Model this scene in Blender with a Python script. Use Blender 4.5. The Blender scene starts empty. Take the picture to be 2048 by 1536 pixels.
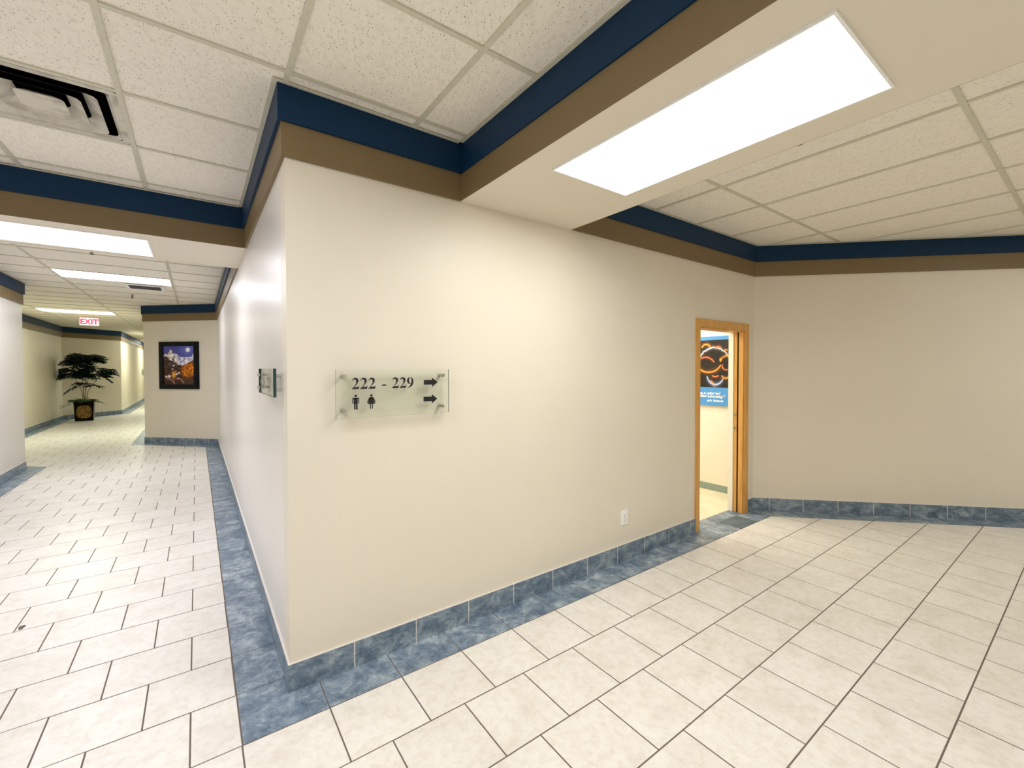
import bpy, bmesh, math, random
from math import sin, cos, pi, radians, sqrt, hypot, atan2
from mathutils import Vector, Matrix, noise
from mathutils.geometry import tessellate_polygon
random.seed(7)
SC = bpy.context.scene
COL = SC.collection

# ------------------------------------------------------------------ camera, world, exposure
CAM = Vector((-0.3371, -2.2403, 1.5041))
YAW, PITCH, ROLL, FPX = 0.6301, -0.0184, -0.0015, 871.28
fwd = Vector((sin(YAW)*cos(PITCH), cos(YAW)*cos(PITCH), sin(PITCH)))
rgt = Vector((cos(YAW), -sin(YAW), 0)); upv = rgt.cross(fwd)
r2 = cos(ROLL)*rgt + sin(ROLL)*upv; u2 = -sin(ROLL)*rgt + cos(ROLL)*upv
cd = bpy.data.cameras.new('camera'); cam = bpy.data.objects.new('camera', cd); COL.objects.link(cam)
cam.matrix_world = Matrix(((r2.x, u2.x, -fwd.x, CAM.x), (r2.y, u2.y, -fwd.y, CAM.y), (r2.z, u2.z, -fwd.z, CAM.z), (0, 0, 0, 1)))
cd.sensor_width = 36; cd.lens = FPX/2048*36
cd.shift_x = -(1028.47-1024)/2048; cd.shift_y = -(768-753.72)/2048
cd.clip_start = 0.05; cd.clip_end = 100
SC.camera = cam
w = bpy.data.worlds.new('world'); SC.world = w; w.use_nodes = True
w.node_tree.nodes['Background'].inputs[0].default_value = (0.8, 0.85, 1, 1)
w.node_tree.nodes['Background'].inputs[1].default_value = 0.0
vs = SC.view_settings; vs.view_transform = 'Standard'; vs.look = 'None'; vs.gamma = 1; vs.use_curve_mapping = False
vs.exposure = 0.70
SC.cycles.max_bounces = 14; SC.cycles.diffuse_bounces = 8; SC.cycles.glossy_bounces = 4
SC.cycles.transparent_max_bounces = 12; SC.cycles.caustics_reflective = False; SC.cycles.caustics_refractive = False
SC.cycles.sample_clamp_indirect = 6
# lamp strengths (emission of the ceiling panels), colours
L_MAIN, C_MAIN = 9.5, (0.985, 0.985, 0.965)
L_CORR, C_CORR = 11.5, (0.90, 0.91, 1.0)
L_FAR,  C_FAR  = 18.0, (0.94, 1.0, 0.84)
L_OFF,  C_OFF  = 6.0, (1.0, 0.97, 0.86)

def proj(x, y, z):
    d = Vector((x, y, z)) - CAM; q = d.dot(fwd)
    if q < 0.05: return None
    return (1028.47 + FPX*d.dot(r2)/q, 753.72 - FPX*d.dot(u2)/q)

# ------------------------------------------------------------------ material helpers
def lin(c): return tuple((x/12.92 if x <= 0.04045 else ((x+0.055)/1.055)**2.4) for x in c)
def srgb(r, g, b): return lin((r/255, g/255, b/255)) + (1,)
class M:
    def __init__(s, name, rough=0.5, spec=0.5, metal=0.0):
        s.m = bpy.data.materials.new(name); s.m.use_nodes = True; s.t = s.m.node_tree; s.n = s.t.nodes; s.l = s.t.links
        s.b = s.n['Principled BSDF']; s.b.inputs['Roughness'].default_value = rough
        s.b.inputs['Specular IOR Level'].default_value = spec; s.b.inputs['Metallic'].default_value = metal
    def node(s, typ, **k):
        n = s.n.new(typ)
        for a, v in k.items():
            if a == 'i':
                for kk, vv in v.items(): n.inputs[kk].default_value = vv
            else: setattr(n, a, v)
        return n
    def link(s, a, b): s.l.new(a, b)
    def pos(s, scale=(1, 1, 1), rot=(0, 0, 0)):
        g = s.node('ShaderNodeNewGeometry'); mp = s.node('ShaderNodeMapping')
        mp.inputs['Scale'].default_value = scale; mp.inputs['Rotation'].default_value = rot
        s.link(g.outputs['Position'], mp.inputs['Vector']); return mp.outputs[0]
    def noise(s, vec, scale, detail=4, rough=0.55, dist=0.0):
        n = s.node('ShaderNodeTexNoise', i={'Scale': scale, 'Detail': detail, 'Roughness': rough, 'Distortion': dist})
        s.link(vec, n.inputs['Vector']); return n.outputs['Fac']
    def ramp(s, fac, stops, interp='LINEAR'):
        r = s.node('ShaderNodeValToRGB'); e = r.color_ramp.elements; r.color_ramp.interpolation = interp
        while len(e) < len(stops): e.new(0.5)
        for q, (p, c) in zip(e, stops): q.position = p; q.color = c
        s.link(fac, r.inputs[0]); return r.outputs[0]
    def mix(s, fac, a, b, mode='MIX'):
        n = s.node('ShaderNodeMix', data_type='RGBA', blend_type=mode)
        if isinstance(fac, float): n.inputs[0].default_value = fac
        else: s.link(fac, n.inputs[0])
        for k, v in ((6, a), (7, b)):
            if isinstance(v, tuple): n.inputs[k].default_value = v
            else: s.link(v, n.inputs[k])
        return n.outputs[2]
    def color(s, c):
        if isinstance(c, tuple): s.b.inputs['Base Color'].default_value = c
        else: s.link(c, s.b.inputs['Base Color'])
    def bump(s, h, strength=0.2, dist=0.005):
        n = s.node('ShaderNodeBump', i={'Strength': strength, 'Distance': dist}); s.link(h, n.inputs['Height'])
        s.link(n.outputs[0], s.b.inputs['Normal'])

def wall_mat(name, col, rough=0.42, spec=0.35):
    m = M(name, rough, spec); p = m.pos()
    n1 = m.noise(p, 1.3, 3); c1 = tuple(x*0.965 for x in col[:3]) + (1,)
    m.color(m.mix(m.ramp(n1, [(0.35, (0, 0, 0, 1)), (0.65, (1, 1, 1, 1))]), c1, col))
    m.bump(m.noise(p, 260, 3, 0.6), 0.06, 0.002)
    return m.m
WALL = wall_mat('wall_paint', (0.745, 0.69, 0.578, 1))
WALL_COOL = wall_mat('wall_paint_cool_light', (0.745, 0.712, 0.672, 1), 0.33, 0.5)  # same wall paint; the corridor's cooler light is mixed into its colour
BROWN = wall_mat('brown_paint', (0.205, 0.146, 0.070, 1), 0.45, 0.3)
BLUE = wall_mat('navy_paint', (0.003, 0.029, 0.078, 1), 0.5, 0.2)
OFFICE = wall_mat('office_paint', (0.80, 0.76, 0.66, 1))
VINYL = wall_mat('green_vinyl', (0.26, 0.33, 0.29, 1))
CREAM = wall_mat('cream_gloss', (0.86, 0.84, 0.74, 1), 0.3)

def beige_tile():
    m = M('beige_floor_tile', 0.34, 0.45); p = m.pos()
    oi = m.node('ShaderNodeObjectInfo')
    n1 = m.noise(p, 5.5, 8, 0.62, 0.6); n2 = m.noise(p, 24, 8, 0.74, 0.3)
    c = m.ramp(n1, [(0.28, (0.73, 0.69, 0.63, 1)), (0.50, (0.81, 0.785, 0.735, 1)), (0.70, (0.845, 0.825, 0.785, 1))])
    s = m.ramp(n2, [(0.34, (0.84, 0.81, 0.765, 1)), (0.54, (1, 1, 1, 1))])
    c = m.mix(0.7, c, s, 'MULTIPLY')
    v = m.ramp(oi.outputs['Random'], [(0, (0.95, 0.945, 0.94, 1)), (1, (1, 1, 1, 1))])
    m.color(m.mix(1.0, c, v, 'MULTIPLY'))
    m.bump(n2, 0.12, 0.003)
    return m.m
TILE = beige_tile()
def slate(name, lo, mid, hi, rough=0.36):
    m = M(name, rough, 0.45); p = m.pos((1, 1.0, 1.6), (0.3, 0.2, 0.5))
    n1 = m.noise(p, 9, 8, 0.70, 0.5); n2 = m.noise(p, 34, 6, 0.75, 0.7)
    oi = m.node('ShaderNodeObjectInfo')
    c = m.ramp(n1, [(0.34, lo), (0.50, mid), (0.66, hi)])
    k = m.ramp(n2, [(0.38, (0.66, 0.70, 0.75, 1)), (0.50, (1, 1, 1, 1)), (0.62, (1.28, 1.27, 1.22, 1))])
    c = m.mix(0.8, c, k, 'MULTIPLY')
    v = m.ramp(oi.outputs['Random'], [(0, (0.86, 0.88, 0.9, 1)), (1, (1.05, 1.03, 1.0, 1))])
    m.color(m.mix(1.0, c, v, 'MULTIPLY')); m.bump(n2, 0.25, 0.003)
    return m.m
SLATE = slate('blue_slate_tile', (0.10, 0.15, 0.22, 1), (0.205, 0.27, 0.345, 1), (0.45, 0.52, 0.57, 1))
SLATE_B = slate('blue_slate_base_tile', (0.095, 0.14, 0.20, 1), (0.185, 0.245, 0.31, 1), (0.36, 0.43, 0.47, 1))
SLATE_D = slate('dark_slate_tile', (0.08, 0.12, 0.14, 1), (0.11, 0.16, 0.18, 1), (0.15, 0.20, 0.22, 1), 0.55)
def flat(name, col, rough=0.5, spec=0.5, metal=0.0, nz=0.05, sc=40):
    m = M(name, rough, spec, metal); n = m.noise(m.pos(), sc, 4)
    a = tuple(x*(1-nz) for x in col[:3]) + (1,); b = tuple(min(1, x*(1+nz)) for x in col[:3]) + (1,)
    m.color(m.ramp(n, [(0.3, a), (0.7, b)])); return m.m
GROUT = flat('grey_brown_grout', (0.165, 0.135, 0.115, 1), 0.9, 0.1)
GROUT_W = flat('pale_grout', (0.74, 0.70, 0.66, 1), 0.9, 0.1)
METAL_G = flat('painted_grid_metal', (0.62, 0.60, 0.49, 1), 0.4, 0.4)
WHITE = flat('white_plastic', (0.86, 0.87, 0.86, 1), 0.35)
SLOT = flat('slot_dark', (0.08, 0.08, 0.08, 1), 0.7)
BLACK = flat('black_print', (0.006, 0.006, 0.008, 1), 0.4)
BLACKF = flat('black_frame_lacquer', (0.003, 0.003, 0.004, 1), 0.5, 0.15)
STEEL = flat('brushed_steel', (0.55, 0.53, 0.49, 1), 0.28, 0.5, 1.0)
BRASS = flat('brass', (0.55, 0.40, 0.13, 1), 0.3, 0.5, 1.0)
GAP_BLACK = flat('dark_gap_strip', (0.015, 0.013, 0.01, 1), 0.8, 0.1)
CARPET = flat('office_floor_vinyl', (0.78, 0.70, 0.52, 1), 0.45, 0.3, 0, 0.12, 4)
DUCT_SHADE = flat('duct_shade_black', (0.003, 0.003, 0.004, 1), 0.9, 0.0)  # near-black colour stands in for the shade inside the vents
BRONZE = flat('dark_bronze', (0.10, 0.055, 0.03, 1), 0.4, 0.5, 0.5)
TEAL = flat('glass_edge_teal', (0.004, 0.045, 0.055, 1), 0.15)
RED = M('exit_red'); RED.b.inputs['Base Color'].default_value = (0.7, 0.01, 0.03, 1)
RED.b.inputs['Emission Color'].default_value = (1, 0.03, 0.09, 1); RED.b.inputs['Emission Strength'].default_value = 1.1; RED = RED.m
XGLOW = M('exit_face'); XGLOW.b.inputs['Base Color'].default_value = (0.9, 0.6, 0.6, 1)
XGLOW.b.inputs['Emission Color'].default_value = (1, 0.60, 0.62, 1); XGLOW.b.inputs['Emission Strength'].default_value = 0.75; XGLOW = XGLOW.m

def wood():
    m = M('honey_oak', 0.35, 0.4); p = m.pos((26, 26, 1.6))
    n = m.noise(p, 2.2, 6, 0.6, 0.8)
    m.color(m.ramp(n, [(0.3, (0.50, 0.245, 0.055, 1)), (0.5, (0.66, 0.35, 0.09, 1)), (0.72, (0.74, 0.43, 0.14, 1))]))
    m.bump(n, 0.08, 0.002); return m.m
OAK = wood()
def ceil_tile():
    m = M('mineral_ceiling_tile', 0.9, 0.15); g = m.node('ShaderNodeNewGeometry'); pv = m.pos((1, 1, 1), (0, 0, 0.35))
    mp = m.node('ShaderNodeMapping'); mp.inputs['Scale'].default_value = (1.0, 0.45, 1); m.link(pv, mp.inputs[0])
    vo = m.node('ShaderNodeTexVoronoi', i={'Scale': 125.0, 'Randomness': 1.0}); m.link(mp.outputs[0], vo.inputs['Vector'])
    n2 = m.noise(pv, 9, 3); n3 = m.noise(mp.outputs[0], 60, 5, 0.7)
    sp = m.ramp(vo.outputs['Distance'], [(0.16, (1, 1, 1, 1)), (0.27, (0, 0, 0, 1))])
    ms = m.ramp(vo.outputs['Color'], [(0.50, (0, 0, 0, 1)), (0.62, (1, 1, 1, 1))])
    f = m.mix(1.0, sp, ms, 'MULTIPLY')
    base = m.ramp(n3, [(0.3, (0.78, 0.735, 0.65, 1)), (0.52, (0.885, 0.85, 0.76, 1))])
    m.color(m.mix(f, base, (0.38, 0.32, 0.25, 1)))
    m.bump(n3, 0.3, 0.003); return m.m
CTILE = ceil_tile()
def soot():
    m = M('sooty_diffuser_metal', 0.45, 0.35); n = m.noise(m.pos(), 7, 4, 0.6, 0.5)
    m.color(m.ramp(n, [(0.36, (0.42, 0.39, 0.33, 1)), (0.56, (0.66, 0.63, 0.54, 1))])); return m.m
SOOT = soot()
def glow(name, col, strength):
    m = M(name, 0.4); m.color((0.9, 0.9, 0.9, 1))
    m.b.inputs['Emission Color'].default_value = col + (1,); m.b.inputs['Emission Strength'].default_value = strength
    return m.m
G_MAIN, G_CORR, G_FAR, G_OFF = glow('lamp_panel_warm', C_MAIN, L_MAIN), glow('lamp_panel_cool', C_CORR, L_CORR), glow('lamp_panel_far', C_FAR, L_FAR), glow('lamp_panel_office', C_OFF, L_OFF)
def glass():
    m = M('green_tinted_glass'); n, l = m.n, m.l
    tr = m.node('ShaderNodeBsdfTransparent'); tr.inputs[0].default_value = (0.972, 0.99, 0.970, 1)
    gl = m.node('ShaderNodeBsdfGlossy'); gl.inputs['Roughness'].default_value = 0.03
    fr = m.node('ShaderNodeFresnel'); fr.inputs[0].default_value = 1.45
    mx = m.node('ShaderNodeMixShader'); k5 = m.node('ShaderNodeMath', operation='MULTIPLY'); k5.inputs[1].default_value = 0.3; l.new(fr.outputs[0], k5.inputs[0]); l.new(k5.outputs[0], mx.inputs[0]); l.new(tr.outputs[0], mx.inputs[1]); l.new(gl.outputs[0], mx.inputs[2])
    l.new(mx.outputs[0], n['Material Output'].inputs['Surface']); return m.m
GLASS = glass()
def vcol_mat(name, rough=0.3):
    m = M(name, rough, 0.4); a = m.node('ShaderNodeVertexColor'); a.layer_name = 'Col'; m.link(a.outputs[0], m.b.inputs['Base Color']); return m.m

# ------------------------------------------------------------------ geometry helpers
class MB:
    def __init__(s): s.v = []; s.f = []; s.mi = []
    def poly(s, pts, mi=0):
        b = len(s.v); s.v += [tuple(p) for p in pts]; s.f.append(tuple(range(b, b+len(pts)))); s.mi.append(mi)
    def prism(s, pts, z0, z1, mi=0, top=True, bot=True, bev=0.0, side_mi=None):
        # pts: ccw xy polygon
        if area(pts) < 0: pts = pts[::-1]
        n = len(pts); b = len(s.v); sm = mi if side_mi is None else side_mi
        if bev > 0:
            ins = offset_poly(pts, [bev]*n, inward=True)
            s.v += [(x, y, z0) for x, y in pts] + [(x, y, z1-bev*0.6) for x, y in pts] + [(x, y, z1) for x, y in ins]
            rings = 3
        else:
            s.v += [(x, y, z0) for x, y in pts] + [(x, y, z1) for x, y in pts]; rings = 2
        for r in range(rings-1):
            for i in range(n):
                j = (i+1) % n; o = b+r*n
                s.f.append((o+i, o+j, o+n+j, o+n+i)); s.mi.append(sm)
        if top: s.f.append(tuple(b+(rings-1)*n+i for i in range(n))); s.mi.append(mi)
        if bot: s.f.append(tuple(b+n-1-i for i in range(n))); s.mi.append(mi)
    def box(s, a, b_, mi=0):
        x0, y0, z0 = a; x1, y1, z1 = b_
        s.prism([(x0, y0), (x1, y0), (x1, y1), (x0, y1)], z0, z1, mi)
    def tube(s, p0, p1, r0, r1, n=10, mi=0, caps=True):
        p0, p1 = Vector(p0), Vector(p1); d = (p1-p0).normalized()
        a = d.orthogonal().normalized(); c = d.cross(a); b = len(s.v)
        for p, r in ((p0, r0), (p1, r1)):
            for i in range(n):
                t = 2*pi*i/n; s.v.append(tuple(p + r*(cos(t)*a + sin(t)*c)))
        for i in range(n):
            j = (i+1) % n; s.f.append((b+i, b+j, b+n+j, b+n+i)); s.mi.append(mi)
        if caps:
            s.f.append(tuple(b+n-1-i for i in range(n))); s.mi.append(mi)
            s.f.append(tuple(b+n+i for i in range(n))); s.mi.append(mi)
    def mesh(s, name, mats):
        me = bpy.data.meshes.new(name); me.from_pydata(s.v, [], s.f)
        for m in (mats if isinstance(mats, (list, tuple)) else [mats]): me.materials.append(m)
        for p, i in zip(me.polygons, s.mi): p.material_index = i
        me.update(); return me
    def build(s, name, mats, parent=None, smooth=False, **kw):
        me = s.mesh(name, mats)
        if smooth:
            for p in me.polygons: p.use_smooth = True
        return link(name, me, parent, **kw)
def link(name, me, parent=None, kind=None, label=None, cat=None, group=None, loc=None, rz=None):
    o = bpy.data.objects.new(name, me); COL.objects.link(o)
    if parent is not None: o.parent = parent
    if loc is not None: o.location = loc
    if rz is not None: o.rotation_euler = (0, 0, rz)
    if kind: o['kind'] = kind
    if label: o['label'] = label
    if cat: o['category'] = cat
    if group: o['group'] = group
    return o
def empty(name, loc=(0, 0, 0), rz=0, **kw): return link(name, None, None, loc=loc, rz=rz, **kw)
def area(p): return 0.5*sum(p[i][0]*p[(i+1) % len(p)][1] - p[(i+1) % len(p)][0]*p[i][1] for i in range(len(p)))
def offset_poly(pts, ds, inward=True):
    """offset a polygon; ds[i] for edge i -> i+1; ccw: inward = left"""
    sgn = 1 if area(pts) > 0 else -1
    if not inward: sgn = -sgn
    n = len(pts); out = []
    for i in range(n):
        p0, p1, p2 = pts[i-1], pts[i], pts[(i+1) % n]
        d1 = (p1[0]-p0[0], p1[1]-p0[1]); d2 = (p2[0]-p1[0], p2[1]-p1[1]); l1 = hypot(*d1) or 1e-9; l2 = hypot(*d2) or 1e-9
        n1 = (-d1[1]/l1*sgn, d1[0]/l1*sgn); n2 = (-d2[1]/l2*sgn, d2[0]/l2*sgn)
        a = ds[i-1]; b = ds[i]; cr = n1[0]*n2[1]-n1[1]*n2[0]
        if abs(cr) < 1e-6: out.append((p1[0]+n1[0]*a, p1[1]+n1[1]*a)); continue
        out.append((p1[0]+(a*n2[1]-b*n1[1])/cr, p1[1]+(b*n1[0]-a*n2[0])/cr))
    return out
def clip_half(poly, nx, ny, c):
    """keep nx*x+ny*y <= c"""
    out = []; n = len(poly)
    for i in range(n):
        p, q = poly[i], poly[(i+1) % n]; a = nx*p[0]+ny*p[1]-c; b = nx*q[0]+ny*q[1]-c
        if a <= 0: out.append(p)
        if (a < 0 < b) or (b < 0 < a):
            t = a/(a-b); out.append((p[0]+t*(q[0]-p[0]), p[1]+t*(q[1]-p[1])))
    return out
def clip_rect(poly, x0, y0, x1, y1):
    for h in ((1, 0, x1), (-1, 0, -x0), (0, 1, y1), (0, -1, -y0)):
        if len(poly) < 3: return []
        poly = clip_half(poly, *h)
    res = []
    for p in poly:
        if not res or hypot(p[0]-res[-1][0], p[1]-res[-1][1]) > 1e-4: res.append(p)
    if len(res) > 1 and hypot(res[0][0]-res[-1][0], res[0][1]-res[-1][1]) <= 1e-4: res.pop()
    return res if len(res) > 2 else []

# ------------------------------------------------------------------ plan (clockwise, room on the right of each segment)
P = [(0, 0), (4.4466, 0), (7.93, -3.4834), (7.93, -6.5), (-2.43, -6.5), (-2.43, 7.35), (-3.6, 8.52), (-3.6, 16.3), (-2.4, 17.5), (-2.4, 28), (-1.2, 28), (-1.2, 9.35), (0, 8.15)]
NAMES = ['front', 'diagonal', 'right', 'back', 'left', 'left_chamfer', 'left_far', 'end_diagonal', 'end_left', 'end', 'end_right', 'alcove', 'corridor']
N = len(P)
ZB, ZM, ZC = 2.4745, 2.626, 2.790      # bottom of brown band, bottom of blue band, ceiling
BX0, BX1, BY0, BY1 = 0.9125, 1.790, 1.872, 2.740   # beams
DX0, DX1, DZ = 3.397, 4.238, 1.893     # door opening
def seg(i):
    a, b = P[i], P[(i+1) % N]; d = (b[0]-a[0], b[1]-a[1]); L = hypot(*d); return a, b, (d[0]/L, d[1]/L), L
_off = {}
def opoly(d):
    k = tuple(d) if isinstance(d, list) else (d,)*N
    if k not in _off: _off[k] = offset_poly(P, list(k), inward=True)
    return _off[k]
def strip(i, d0, d1, s0=None, s1=None):
    """quad between offsets d0 and d1 from wall i, from s0 to s1 along it (None = mitred corner)"""
    a, b, t, L = seg(i); nr = (t[1], -t[0]); A, B = opoly(d0), opoly(d1); j = (i+1) % N
    def pt(s, d): return (a[0]+t[0]*s+nr[0]*d, a[1]+t[1]*s+nr[1]*d)
    D0 = d0[i] if isinstance(d0, list) else d0; D1 = d1[i] if isinstance(d1, list) else d1
    p = [A[i] if s0 is None else pt(s0, D0), A[j] if s1 is None else pt(s1, D0), B[j] if s1 is None else pt(s1, D1), B[i] if s0 is None else pt(s0, D1)]
    return p
def cut_along(i, poly, s0, s1):
    a, b, t, L = seg(i); c = t[0]*a[0]+t[1]*a[1]
    q = clip_half(poly, t[0], t[1], c+s1); 
    return clip_half(q, -t[0], -t[1], -(c+s0)) if len(q) > 2 else []

T = 0.3318; GX0 = 0.1243; GY0 = -0.2136; G = 0.0062
BW = [0.205]*N; BW[0] = 0.2136

# ------------------------------------------------------------------ floor
mb = MB(); mb.prism(offset_poly(P, [0.0]*N), -0.06, -0.0012)
mb.prism([(DX0, 0), (DX1, 0), (DX1, 0.14), (DX0, 0.14)], -0.06, -0.0012)
floor = mb.build('floor', GROUT, kind='structure', label='beige tiled floor with slate blue border tiles')
region = offset_poly(P, [b_+0.004 for b_ in BW])
tiles = []
for r in range(-20, 90):
    y0 = GY0 + T*r; y1 = y0+T
    if y1 < -6.4 or y0 > 28: continue
    xo = GX0 if (r % 2) else GX0+0.1636
    for c in range(-14, 26):
        x0 = xo + T*c; x1 = x0+T
        q = clip_rect(region, x0+G/2, y0+G/2, x1-G/2, y1-G/2)
        if not q or abs(area(q)) < 6e-4: continue
        full = abs(abs(area(q)) - (T-G)**2) < 1e-5
        pr = [proj(x, y, 0) for x, y in q]
        if any(p is None for p in pr): sc = -1.0; 
        else:
            cx = sum(p[0] for p in pr)/len(pr); cy = sum(p[1] for p in pr)/len(pr)
            sc = abs(area(pr)) if (-60 < cx < 2110 and -60 < cy < 1600) else 0.0
        # hidden behind the corner wall block
        mx, my = sum(p[0] for p in q)/len(q), sum(p[1] for p in q)/len(q)
        if my > 0 and mx < 0:
            u = proj(mx, my, 0); k = -CAM.x/(mx-CAM.x) if mx > CAM.x else 2
            if k < 1 and CAM.y + k*(my-CAM.y) > 0: sc = 0.0
        tiles.append((sc, q, full, (x0, y0)))
tiles.sort(key=lambda t: -t[0])
tb = MB(); h = T-G; tb.prism([(0, 0), (h, 0), (h, h), (0, h)], -0.008, 0, bev=0.0012, bot=False)
tile_me = tb.mesh('floor_tile', TILE)
rest = MB()
for k, (sc, q, full, (x0, y0)) in enumerate(tiles):
    if k < 296 and sc > 0:
        if full: link('floor_tile', tile_me, floor, loc=(x0+G/2, y0+G/2, random.uniform(-0.0004, 0)))
        else:
            t = MB(); t.prism(q, -0.008, 0, bev=0.0012, bot=False); t.build('floor_tile', TILE, floor)
    else: rest.prism(q, -0.008, 0, bev=0.0, bot=False)
rest.build('distant_floor_tiles', TILE, floor, kind='stuff')
# border tiles
def border(q, mat=SLATE, label=None):
    q = [p for i, p in enumerate(q) if hypot(p[0]-q[i-1][0], p[1]-q[i-1][1]) > 1e-4]
    if len(q) < 3 or abs(area(q)) < 0.0008: return
    q = offset_poly(q, [G*0.35]*len(q)); t = MB(); t.prism(q, -0.008, 0, bev=0.0012, bot=False)
    t.build('border_tile', mat, floor, label=label)
border([(-0.205, -0.2136), (GX0, -0.2136), (GX0, 0), (0, 0), (0, GY0+T), (-0.205, GY0+T)])
far_border = MB()
for i in range(N):
    a, b, t, L = seg(i); q = strip(i, 0.0, BW)
    if i == 0: cuts = [GX0 + T*k for k in range(0, 13)]
    elif i == 12: cuts = sorted(8.15-(GY0+T*k) for k in range(1, 26))
    else: cuts = [0.05 + T*k for k in range(-2, int(L/T)+3)]
    lo = -1 if i != 0 else GX0; hi = L+1 if i != 12 else 8.15-(GY0+T)
    ed = [lo]+[c for c in cuts if lo+0.02 < c < hi-0.02]+[hi]
    for s0, s1 in zip(ed[:-1], ed[1:]):
        c = cut_along(i, q, s0, s1)
        if len(c) < 3: continue
        if i in (2, 3, 8, 9, 10):
            if abs(area(c)) > 0.0008: far_border.prism(offset_poly(c, [G*0.35]*len(c)), -0.008, 0, bot=False)
            continue
        if i == 0 and abs(s0-(GX0+11*T)) < 0.05: border(c, SLATE_D, 'darker plain slate tile in front of the door')
        else: border(c)
far_border.build('distant_border_tiles', SLATE, floor, kind='stuff')
for x0, x1 in ((DX0, 3.60), (3.60, 3.93), (3.93, DX1)): border([(x0, 0), (x1, 0), (x1, 0.14), (x0, 0.14)])
st = MB(); pts = [(-1.179+0.013*cos(a)*(1+0.25*sin(3*a)), 1.484+0.034*sin(a)*(1+0.2*cos(2*a))) for a in [2*pi*i/14 for i in range(14)]]
st.prism(pts, -0.001, 0.0006); st.build('chip', flat('dark_chip', (0.12, 0.10, 0.09, 1), 0.8), floor, label='small dark chip in a tile edge')

# ------------------------------------------------------------------ walls
walls = []
BREAKS = {0: (BX0, BX1), 3: (7.93-BX1, 7.93-BX0), 4: (6.5+BY0, 6.5+BY1), 12: (8.15-BY1, 8.15-BY0)}
THK = 0.13
for i in range(N):
    a, b, t, L = seg(i); m = MB()
    if i == 0:
        for x0, x1, z0, z1 in ((0, DX0, -0.06, 2.86), (DX1, 4.4466, -0.06, 2.86), (DX0, DX1, DZ, 2.86)):
            m.prism([(x0, 0), (x1, 0), (x1 if x1 < 4.44 else 4.5, 0.14), (x0, 0.14)], z0, z1)
    else:
        m.prism(strip(i, 0.0, -THK, None, L if i == 12 else None) if i != 12 else [(0, 0.1405), (THK, 0.1405), (THK, 8.15), (0, 8.15)], -0.06, 2.86)
    mat = WALL_COOL if i in (12, 4) else WALL
    wobj = m.build('wall_'+NAMES[i], mat, kind='structure', label={0: 'cream wall with the glass room sign and the office doorway', 1: 'tan diagonal wall beyond the doorway', 12: 'long pale corridor wall seen at a grazing angle', 11: 'diagonal wall holding the mountain picture', 4: 'pale wall along the far side of the corridor', 6: 'greenish wall beside the potted tree', 7: 'diagonal wall behind the potted tree'}.get(i))
    walls.append(wobj)
    for nm, d, z0, z1, mt in (('brown_band', 0.016, ZB, ZM, BROWN), ('blue_band', 0.032, ZM, ZC, BLUE), ('wall_angle', 0.052, ZC-0.004, ZC, METAL_G)):
        if i in BREAKS:
            s0, s1 = BREAKS[i]; parts = [(None, s0), (s1, None)]
        else: parts = [(None, None)]
        for p0, p1 in parts:
            m = MB(); m.prism(strip(i, 0.0, d, p0, p1), z0, z1); m.build(nm, mt, wobj)
    # tiled baseboard
    bb = MB(); full = strip(i, 0.0, 0.0102)
    ranges = [(-1, 3.343), (4.312, 9)] if i == 0 else [(-1, L+1)]
    for r0, r1 in ranges: bb.prism(cut_along(i, full, r0, r1), 0.0, 0.1308)
    bobj = bb.build('baseboard_'+NAMES[i], GROUT_W, kind='structure')
    q = strip(i, 0.0, 0.011)
    ph = 0.29 if i == 0 else (8.15-0.32*25-0.05 if i == 12 else 0.16)
    cuts = [ph + (0.331)*k for k in range(-3, int(L/0.331)+3)]
    many = MB()
    for r0, r1 in ranges:
        ed = [r0]+[c for c in cuts if r0+0.03 < c < r1-0.03]+[r1]
        for s0, s1 in zip(ed[:-1], ed[1:]):
            c = cut_along(i, q, s0 + (0.0030 if s0 > r0 else 0), s1 - (0.0030 if s1 < r1 else 0))
            if len(c) < 3 or abs(area(c)) < 1e-4: continue
            tgt = many if i in (2, 3, 8, 9, 10) else MB()
            tgt.prism(c, 0.0, 0.128)
            if tgt is not many: tgt.build('tile', SLATE_B, bobj)
    if many.v: many.build('distant_tiles', SLATE_B, bobj, kind='stuff')

# ------------------------------------------------------------------ beams with their painted bands
def make_beam(poly, faces, label):
    m = MB(); m.prism(poly, ZB, 2.86); o = m.build('beam', WALL, kind='structure', label=label)
    for (p0, p1, nx, ny) in faces:
        for nm, d, z0, z1, mt in (('brown_band', 0.003, ZB+0.0005, ZM, BROWN), ('blue_band', 0.012, ZM, ZC, BLUE), ('wall_angle', 0.032, ZC-0.004, ZC, METAL_G)):
            m = MB(); m.prism([p0, p1, (p1[0]+nx*d, p1[1]+ny*d), (p0[0]+nx*d, p0[1]+ny*d)], z0, z1); m.build(nm, mt, o)
    return o
make_beam([(BX0, 0.0), (BX1, 0.0), (BX1, -6.5), (BX0, -6.5)], [((BX0, -0.0), (BX0, -6.5), -1, 0), ((BX1, -0.0), (BX1, -6.5), 1, 0)], 'dropped ceiling beam holding the large light over the front hall')
make_beam([(0.0, BY0), (0.0, BY1), (-2.43, BY1), (-2.43, BY0)], [((-0.0, BY0), (-2.43, BY0), 0, -1), ((-0.0, BY1), (-2.43, BY1), 0, 1)], 'dropped ceiling beam crossing the corridor')

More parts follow.
